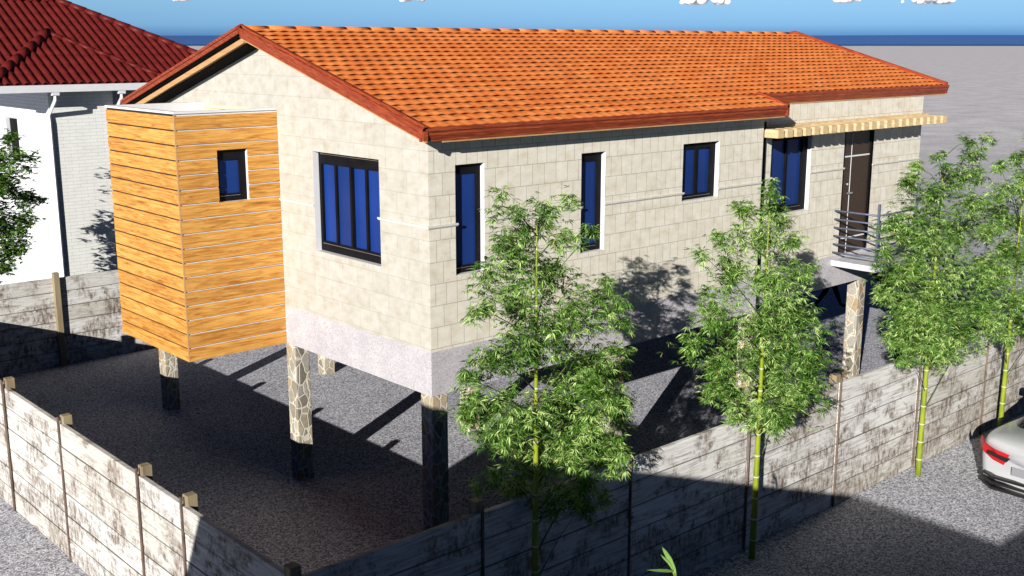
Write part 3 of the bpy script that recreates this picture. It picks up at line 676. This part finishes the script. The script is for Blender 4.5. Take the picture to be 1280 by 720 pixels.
# ------------------------------------------------------------ bamboos and the leafy tree
def leaf_crown(lobes, seed, dens, leaf, wid, base_xyz, ydep, droop=.55, fan=(4, 7)):
    """lobes: (x, z, radius) around the culm in the plane y = base y; leaves grow in fans at twig tips"""
    rr = random.Random(seed); vs_, fs, tones = [], [], []; twigs = MB()
    bx, by = base_xyz[0], base_xyz[1]
    for li, lobe in enumerate(lobes):
        lx, lz, lr = lobe[:3]; cy = lobe[3] if len(lobe) > 3 else by+rr.uniform(-.55, .55)*ydep; n = int(dens*lr*lr); ltone = rr.uniform(-.14, .14)
        # limb from the culm to the lobe
        a = Vector((bx, by, max(.9, lz-abs(lx-bx)*.55-.1))); c = Vector((lx, cy, lz)); mid = a.lerp(c, .5)+Vector((0, 0, .06))
        twigs.tube([a, mid, c], [.008, .005, .003], M['twig'], 4)
        hub = [Vector((rr.gauss(0, 1), rr.gauss(0, 1), rr.gauss(0, .8))).normalized()*lr*rr.uniform(.1, 1.22)+c for _ in range(max(4, int(n/30)))]
        for hpt in hub:
            twigs.tube([c.lerp(hpt, .05), c.lerp(hpt, .55)+Vector((0, 0, .02)), hpt], [.004, .003, .0015], M['twig'], 3, caps=False)
        for q in range(n):
            hpt = rr.choice(hub); o = hpt+Vector((rr.gauss(0, 1), rr.gauss(0, 1), rr.gauss(0, 1)))*lr*.25
            k_ = rr.randint(*fan); ax = rr.uniform(0, 2*math.pi); ft = rr.gauss(.48, .23)+ltone
            lead = Vector((math.cos(ax), math.sin(ax), rr.uniform(-droop, .25)))
            for f in range(k_):
                an = ax+(f-(k_-1)/2)*.42+rr.uniform(-.15, .15); L_ = leaf*rr.uniform(.65, 1.25)
                d = Vector((math.cos(an), math.sin(an), lead.z+rr.uniform(-.35, .25))).normalized()
                sd = d.cross(Vector((rr.uniform(-.5, .5), rr.uniform(-.5, .5), 1))).normalized()*wid*rr.uniform(.7, 1.2)
                p = o+d*rr.uniform(0, .02); m1 = p+d*L_*.4+Vector((0, 0, .004)); tip = p+d*L_-Vector((0, 0, L_*.22*rr.random()))
                i = len(vs_); vs_ += [p, m1+sd, tip, m1-sd]; fs.append((i, i+1, i+2, i+3))
                tones.append(min(.93, max(0, rr.gauss(ft, .19))) if rr.random() > .012 else 1.0)
    return vs_, fs, tones, twigs
def leaf_mesh(name, data, mat, parent):
    vs_, fs, tones, tw = data; o = parent.location
    me = bpy.data.meshes.new(name); me.from_pydata([tuple(v-o) for v in vs_], [], fs); me.materials.append(mat)
    at = me.attributes.new('tone', 'FLOAT', 'FACE'); at.data.foreach_set('value', tones)
    ob = bpy.data.objects.new(name, me); sc.collection.objects.link(ob); ob.parent = parent
    tw.build('branch', parent, fix=False); return ob
CAM = Vector((-7.846, -10.151, 6.182)); FPX = 1391.8
ca, sa = math.cos(.73307), math.sin(.73307); cp, sp = math.cos(.2158), math.sin(.2158)
FW = Vector((sa*cp, ca*cp, -sp)); RT = Vector((ca, -sa, 0)); UP = RT.cross(FW)
def at_y(u, v, y):
    d = FW+RT*((u-640)/FPX)-UP*((v-360)/FPX); t = (y-CAM.y)/d.y; return CAM+d*t, FPX/(FW.dot(d*t))
def culm(x, y, h, r0, parent, lean=(0, 0)):
    m_ = MB(); n = int(h/.27); pts = [(x+lean[0]*(i/n)**2, y+lean[1]*(i/n)**2, h*i/n-.02) for i in range(n+1)]
    rad = [r0*(1-.9*(i/n)**1.2) for i in range(n+1)]
    m_.tube(pts, rad, M['culm'], 10)
    for i in range(1, n): m_.tube([(pts[i][0], pts[i][1], pts[i][2]-.009), (pts[i][0], pts[i][1], pts[i][2]+.009)], [rad[i]*1.14, rad[i]*1.14], M['node'], 10)
    m_.build('trunk', parent)
TY = -2.71
def bamboo(label, x, h, pxl, seed):
    T = thing('bamboo_tree', label, 'tree', (x, TY, 0), 'bamboo trees planted along the front fence')
    culm(x, TY, h, .042, T)
    lobes = []; jr = random.Random(seed*3)
    for q_ in pxl:
        u, v, r = q_[:3]; yy = q_[3] if len(q_) > 3 else TY+jr.uniform(-.45, .45)
        p, ppm = at_y(u, v, yy); lobes.append((p.x, p.z, r/ppm*1.0, yy))
    leaf_mesh('crown', leaf_crown(lobes, seed, 3700, .084, .0068, (x, TY), 1.0, droop=.7), M['leaf'], T)
    return T
bamboo('large bamboo at centre whose crown covers the wall between the two tall narrow windows', -.835, 4.6,
    [(628, 258, 22), (690, 262, 24), (655, 290, 36), (705, 300, 22), (738, 292, 14), (640, 335, 38), (690, 335, 36), (602, 385, 22), (650, 385, 44), (712, 385, 40), (768, 395, 20), (748, 370, 22), (612, 450, 36), (668, 440, 40), (725, 445, 40), (765, 455, 24), (600, 505, 26), (640, 510, 40), (700, 505, 44), (750, 510, 32), (610, 560, 26), (655, 565, 36), (705, 560, 40), (750, 555, 30), (640, 608, 26), (700, 612, 30), (728, 630, 18), (618, 595, 20), (748, 478, 34), (772, 515, 24), (757, 560, 26), (738, 600, 24), (780, 440, 18), (585, 520, 16), (578, 470, 14)], 11)
bamboo('bamboo with yellow trunk in front of the window beside the door, second from the left', 2.83, 4.35,
    [(962, 242, 15), (935, 265, 22), (980, 272, 22), (905, 292, 18), (950, 300, 34), (990, 308, 20), (880, 320, 12), (915, 345, 30), (962, 352, 36), (1008, 345, 14), (898, 395, 34), (950, 400, 40), (990, 405, 32), (868, 425, 18), (900, 450, 36), (955, 450, 40), (1003, 450, 30), (890, 490, 22), (925, 495, 28), (975, 495, 34), (1015, 485, 20), (915, 520, 14), (965, 532, 18), (955, 512, 24, -3.6), (978, 530, 18, -3.6), (1002, 500, 16, -3.5)], 12)
bamboo('bamboo hiding the steps beside the landing, third from the left', 6.87, 4.6,
    [(1213, 178, 11), (1232, 174, 10), (1218, 200, 17), (1172, 198, 12), (1190, 222, 26), (1150, 210, 12), (1140, 232, 18), (1165, 255, 34), (1215, 250, 26), (1120, 272, 14), (1145, 295, 34), (1200, 290, 36), (1238, 285, 18), (1108, 318, 16), (1130, 340, 32), (1180, 340, 38), (1228, 335, 26), (1108, 368, 16), (1140, 385, 34), (1190, 385, 38), (1232, 380, 20), (1125, 420, 24), (1165, 425, 32), (1205, 418, 24), (1140, 450, 18), (1165, 440, 20), (1150, 405, 30)], 13)
bamboo('bamboo at the right edge of the picture, partly cut off, beside the silver car', 9.49, 4.4,
    [(1272, 195, 14), (1250, 208, 12), (1262, 235, 22), (1290, 225, 26), (1250, 270, 22), (1282, 275, 30), (1256, 310, 24), (1290, 325, 34), (1250, 350, 24), (1280, 372, 32), (1248, 395, 22), (1280, 408, 26), (1256, 422, 14), (1320, 260, 30), (1325, 330, 40), (1320, 390, 34), (1300, 185, 16)], 14)
# small bamboo nearer the camera: only its tip reaches into the picture
sp_ = thing('bamboo_shoot', 'bright green bamboo tip with two or three leaves at the bottom edge', 'plant', (-2.56, -5.93, 0))
m_ = MB(); m_.tube([(-2.56, -5.93, 0), (-2.57, -5.92, 1.5), (-2.6, -5.9, 2.82)], [.022, .016, .006], M['culm'], 8); m_.build('trunk', sp_)
def big_leaf(mb, pts, wd):
    pts = [Vector(p) for p in pts]; n = len(pts)
    for i in range(n-1):
        wa, wb = wd*math.sin(math.pi*(.12+.88*i/(n-1))), wd*math.sin(math.pi*(.12+.88*(i+1)/(n-1)))
        t = (pts[i+1]-pts[i]).normalized(); s = t.cross(Vector((-.62, -.7, .35))).normalized(); k = Vector((0, 0, .25*wd))
        mb.face([pts[i]-s*wa+k, pts[i], pts[i+1], pts[i+1]-s*wb+k], M['tip'], False); mb.face([pts[i], pts[i]+s*wa+k, pts[i+1]+s*wb+k, pts[i+1]], M['tip'], False)
M['tip'] = mat_noisy('fresh_leaf', (.22, .42, .08), (.34, .55, .14), 6, .5)
def ptc(u, v, y=-5.9): return at_y(u, v, y)[0]
m_ = MB()
big_leaf(m_, [ptc(845, 726), ptc(842, 712), ptc(837, 700), ptc(831, 690), ptc(827, 684)], .016)
big_leaf(m_, [ptc(842, 714), ptc(836, 704), ptc(830, 698), ptc(825, 693)], .008)
big_leaf(m_, [ptc(843, 715), ptc(834, 714, -5.92), ptc(822, 713.5, -5.94), ptc(808, 713, -5.96)], .011)
m_.tube([(-2.6, -5.9, 2.82), ptc(846, 730), ptc(843, 716)], [.006, .005, .003], M['culm'], 6)
m_.build('leaves', sp_, fix=False)
# leafy tree between the back fence and the white wall
LT = thing('leafy_tree', 'leafy green tree at the left edge in front of the white brick wall', 'tree', (-1.9, 12.3, 0))
m_ = MB(); m_.tube([(-1.9, 12.3, -.05), (-1.87, 12.3, 1.4), (-1.8, 12.27, 2.6), (-1.75, 12.3, 3.8)], [.09, .075, .055, .03], M['twig'], 8); m_.build('trunk', LT)
lob = []
for u, v, r in [(12, 168, 14), (-12, 190, 26), (22, 200, 16), (8, 232, 28), (38, 246, 14), (-20, 240, 34), (28, 275, 20), (2, 280, 30), (16, 312, 22), (-14, 318, 28), (6, 335, 12), (-45, 262, 34), (48, 250, 8), (-98, 240, 13), (-84, 256, 12)]:  # last two lobes, out of frame, are added to shade the wall
    yy = 12.3+((u*7+v*3) % 10-5)*.08; p, ppm = at_y(u, v, yy); lob.append((p.x, p.z, r/ppm, yy))
leaf_mesh('crown', leaf_crown(lob, 21, 2600, .10, .021, (-1.8, 12.3), .6, droop=.3, fan=(3, 5)), M['leaf2'], LT)

# ------------------------------------------------------------ silver sports car (rear towards the camera's left)
def car(ox, oy):
    C_ = thing('sports_car', 'low silver sports coupe with red tail lamps at the right edge', 'car', (ox, oy, 0))
    paint = mat_noisy('silver_paint', (.66, .67, .69), (.70, .71, .73), 2, .28, .35); k = paint.node_tree.nodes['Principled BSDF']; k.inputs['Coat Weight'].default_value = .5
    blk = newmat('black_trim', .4, (.012, .012, .013)); gls = newmat('car_glass', .06, (.01, .012, .014)); rub = newmat('tyre_rubber', .85, (.02, .02, .02)); rimm = newmat('alloy', .3, (.4, .4, .42), .9)
    red = newmat('red_lamp', .25, (.55, .01, .015))
    # x from rear (0) to nose (4.5); half body section per station: list of (y, z)
    st = [(-.02, .70, .34, .60, .62, .66), (.0, .80, .24, .62, .80, .84), (.10, .885, .20, .60, .88, .93), (.35, .935, .19, .60, .90, .965), (.7, .96, .18, .62, .88, .95), (1.1, .965, .18, .64, .86, .93), (1.7, .94, .18, .60, .84, .90),
          (2.4, .93, .18, .58, .82, .88), (3.0, .945, .18, .60, .80, .86), (3.5, .955, .18, .60, .76, .81), (4.0, .93, .19, .54, .66, .70), (4.35, .83, .20, .46, .54, .57), (4.5, .60, .26, .42, .46, .48)]
    bm = bmesh.new(); rings = []
    for x, w_, z0, z1, z2, z3 in st:
        half = [(0, z3), (w_*.45, z3-.005), (w_*.78, z2+(z3-z2)*.55), (w_*.93, z2-.01), (w_*.985, z1+.10), (w_, z1), (w_*.975, z1-.16), (w_*.96, z0+.10), (w_*.90, z0), (w_*.4, z0-.01)]
        sec = half+[(0, z0-.01)]+[(-a, b) for a, b in reversed(half[1:])]
        cx = x - (0.0); rings.append([bm.verts.new((cx+ .16*(abs(a)/w_)**3*(1 if x < .5 else 0)*(1-x*2 if x < .5 else 0), a, b)) for a, b in sec])
    for A, B in zip(rings, rings[1:]):
        for i in range(len(A)):
            j = (i+1) % len(A); bm.faces.new((A[i], A[j], B[j], B[i]))
    bm.faces.new(rings[0]); bm.faces.new(list(reversed(rings[-1])))
    bmesh.ops.recalc_face_normals(bm, faces=bm.faces)
    for f in bm.faces: f.smooth = True
    body = bm_obj(bm, 'body', [paint], C_); sb = body.modifiers.new('s', 'SUBSURF'); sb.levels = sb.render_levels = 2
    # cabin: glass dome with painted roof
    def cabin(name, secs, mat):
        bm = bmesh.new(); rg = []
        for x, wb, wt, zb, zt in secs:
            h = [(wb, zb), (wb*.97, zb+(zt-zb)*.35), (wt, zb+(zt-zb)*.82), (wt*.75, zt-.01), (0, zt)]
            s = h+[(-a, b) for a, b in reversed(h[:-1])]; rg.append([bm.verts.new((x, a, b)) for a, b in s])
        for A, B in zip(rg, rg[1:]):
            for i in range(len(A)-1): bm.faces.new((A[i], A[i+1], B[i+1], B[i]))
        bm.faces.new(rg[0]); bm.faces.new(rg[-1]); bmesh.ops.recalc_face_normals(bm, faces=bm.faces)
        for f in bm.faces: f.smooth = True
        o = bm_obj(bm, name, [mat], C_); s_ = o.modifiers.new('s', 'SUBSURF'); s_.levels = s_.render_levels = 2; return o
    cabin('window_glass', [(.55, .62, .50, .90, .965), (.85, .72, .60, .88, 1.08), (1.35, .76, .60, .86, 1.22), (2.0, .78, .60, .85, 1.25), (2.6, .78, .60, .84, 1.14), (3.1, .74, .60, .82, .90)], gls)
    cabin('roof', [(1.22, .60, .50, 1.13, 1.215), (1.4, .61, .50, 1.13, 1.242), (2.0, .61, .50, 1.18, 1.272), (2.35, .58, .48, 1.17, 1.222)], paint)
    # haunch line and boot lid edge
    for sgn in (1, -1):
        m_ = MB(); m_.prism([(0, 0, 0)]*0 or [Vector((ox+p[0], oy+sgn*p[1], p[2])) for p in ((.015, .40, .735), (.05, .62, .755), (.14, .80, .78), (.33, .935, .81), (.33, .955, .73), (.13, .82, .665), (.04, .62, .60), (.0, .46, .58))], (0, 0, 0), (-.02, 0, 0), red)
        t_ = m_.build('taillight', C_, bevel=.006)
        m_ = MB(); m_.prism([Vector((ox+p[0], oy+sgn*p[1], p[2])) for p in ((.0, .38, .69), (.06, .72, .715), (.05, .72, .675), (-.005, .42, .635))], (0, 0, 0), (-.034, 0, 0), blk); m_.build('lens_trim', t_, origin=(ox, oy, 0))
        for x in (.85, 3.55):
            m_ = MB(); c = (ox+x, oy+sgn*.83, .33); m_.tube([(c[0], c[1]-.12, c[2]), (c[0], c[1]-.10, c[2]), (c[0], c[1]+.10, c[2]), (c[0], c[1]+.12, c[2])], [.29, .33, .33, .29], rub, 28); wh = m_.build('wheel', C_)
            m_ = MB(); m_.tube([(c[0], c[1]+sgn*.09, c[2]), (c[0], c[1]+sgn*.13, c[2])], [.23, .22], rimm, 20); m_.build('rim', wh, origin=(ox, oy, 0))
        m_ = MB(); m_.tube([(ox+2.35, oy+sgn*.82, .93), (ox+2.33, oy+sgn*.92, .98)], .015, blk); m_.box((ox+2.28, oy+sgn*1.0-.09, .93), (ox+2.40, oy+sgn*1.0+.09, 1.05), paint); m_.build('mirror', C_, bevel=.03)
        m_ = MB(); m_.box((ox+4.22, oy+sgn*.62-.14, .50), (ox+4.40, oy+sgn*.62+.14, .57), newmat('lamp_glass', .1, (.6, .62, .65))); m_.build('headlight', C_, bevel=.02)
    m_ = MB()
    for k_, (z, wv) in enumerate(((.20, .80), (.275, .80), (.345, .78))):
        m_.box((ox-.035+.012*k_, oy-.60, z), (ox+.06, oy+.60, z+.035), blk)
        for sgn in (1, -1): m_.prism([Vector((ox-.035+.012*k_, oy+sgn*.60, z)), Vector((ox+.12, oy+sgn*.79, z)), Vector((ox+.2, oy+sgn*.79, z)), Vector((ox+.06, oy+sgn*.58, z))], (0, 0, 0), (0, 0, .035), blk)
    m_.build('rear_diffuser', C_)
    m_ = MB(); m_.box((ox+.018, oy-.36, .455), (ox+.03, oy+.36, .57), newmat('recess_grey', .4, (.35, .36, .38), .3)); m_.build('plate_recess', C_, bevel=.01)
    return C_
car(6.70, -4.47)

# ------------------------------------------------------------ person walking beyond the house
def person(x, y):
    verts = [(0, 0, .93), (0, 0, 1.15), (0, 0, 1.38), (0, 0, 1.50), (0.01, 0, 1.62), (.01, 0, 1.72),     # pelvis, waist, chest, neck, head, crown
        (0, .19, 1.40), (-.12, .24, 1.14), (.05, .25, .92), (.09, .25, .84),                                # left arm
        (0, -.19, 1.40), (.14, -.24, 1.14), (.02, -.25, .90), (.0, -.25, .82),                              # right arm
        (.02, .09, .86), (.17, .09, .50), (.33, .09, .10), (.48, .09, .045),                                 # left leg forward
        (-.02, -.09, .86), (-.08, -.09, .50), (-.33, -.09, .12), (-.22, -.09, .04)]
    edges = [(0,1),(1,2),(2,3),(3,4),(4,5),(2,6),(6,7),(7,8),(8,9),(2,10),(10,11),(11,12),(12,13),(0,14),(14,15),(15,16),(16,17),(0,18),(18,19),(19,20),(20,21)]
    rad = [.14,.125,.15,.058,.095,.075, .062,.045,.036,.03, .062,.045,.036,.03, .10,.068,.042,.04, .10,.068,.042,.04]
    P = thing('person', 'person in black walking behind the raised house, only the legs visible', 'person', (x, y, 0))
    me = bpy.data.meshes.new('body'); me.from_pydata(verts, edges, []); ob = bpy.data.objects.new('body', me); sc.collection.objects.link(ob); ob.parent = P
    me.materials.append(mat_noisy('black_clothes', (.006, .006, .007), (.012, .012, .014), 8, .9, spec=.1))
    md = ob.modifiers.new('skin', 'SKIN'); md.use_smooth_shade = True
    for i, v in enumerate(me.skin_vertices[0].data): v.radius = (rad[i], rad[i]); v.use_root = (i == 0)
    s_ = ob.modifiers.new('s', 'SUBSURF'); s_.levels = s_.render_levels = 2
    h = MB(); h.tube([(x-.02, y, 1.64), (x-.02, y, 1.70), (x-.01, y, 1.76)], [.11, .105, .05], newmat('dark_hair', .7, (.012, .009, .007)), 12); h.build('hair', P)
    return P
person(15.02, 4.0).rotation_euler = (0, 0, -.76)

# ------------------------------------------------------------ unseen building behind the camera, shaped so its shadow falls on yard and fence
OB = thing('shade_building', 'plain unseen single-pitch building behind the camera, shaped to shade the yard', 'house')
RZ = 6.4; RX = 5.5-2.89*RZ; GY = 3.45-1.588*RZ; HW = 5.4
ez = RZ-HW/1.4
mb = MB()
prof = [(RX-HW, GY, 0), (RX, GY, 0), (RX, GY, RZ), (RX-HW, GY, ez)]
mb.prism(prof, (0, 0, 0), (0, -10, 0), M['plaster'])
mb.build('wall', OB)
mb = MB(); mb.box((5.32-2.89*5.6, -22, 0), (0, -4.56-1.588*5.6, 5.6), M['plaster']); mb.build('wing', OB)

# ------------------------------------------------------------ clouds whose undersides show along the top edge
cm = mat_noisy('white_cloud', (.86, .86, .90), (.95, .94, .95), .02, 1.0)
def cloud(u, v, wpx, seed, label):
    d = FW+RT*((u-640)/FPX)-UP*((v-360)/FPX); D = 2600; c = CAM+d*D+Vector((0, 0, -D/FPX*4.0)); s = D/FPX
    rr = random.Random(seed); bm = bmesh.new(); n = int(7+wpx/6)
    for i in range(n):
        t = rr.uniform(-1, 1); r_ = s*rr.uniform(4.5, 8.5)*(1.2-abs(t)*.75)
        p = c+RT*(t*wpx*.5*s)+Vector((0, 0, r_*.75+rr.uniform(-1, 6)*s*(1-abs(t))))+FW*rr.uniform(-10, 10)*s
        bmesh.ops.create_icosphere(bm, subdivisions=4, radius=r_, matrix=Matrix.Translation(p))
    for v_ in bm.verts:
            q = v_.co*(.03); v_.co += Vector(noise.noise_vector(q))*s*1.0+Vector(noise.noise_vector(q*2.7))*s*.35
    for v_ in bm.verts:
        if v_.co.z < c.z: v_.co.z = c.z+(v_.co.z-c.z)*.12
    for f in bm.faces: f.smooth = True
    o = bm_obj(bm, 'cloud', [cm]); md = o.modifiers.new('r', 'REMESH'); md.mode = 'VOXEL'; md.voxel_size = 1.6; md.use_smooth_shade = True
    sm = o.modifiers.new('s', 'SMOOTH'); sm.iterations = 8; sm.factor = .6; tag(o, label, 'cloud', 'small white clouds along the top edge'); return o
cloud(880, 2, 60, 1, 'small white cloud cut by the top edge above the middle of the orange roof')
cloud(1158, 1, 66, 2, 'widest white cloud at the top edge, at the far right')
cloud(1056, -1, 36, 3, 'small cloud at the top edge left of the widest one')
cloud(515, -2, 30, 4, 'faint small cloud at the top edge above the left half of the roof')
cloud(226, -3, 22, 5, 'tiny cloud at the top edge above the dark red roof')
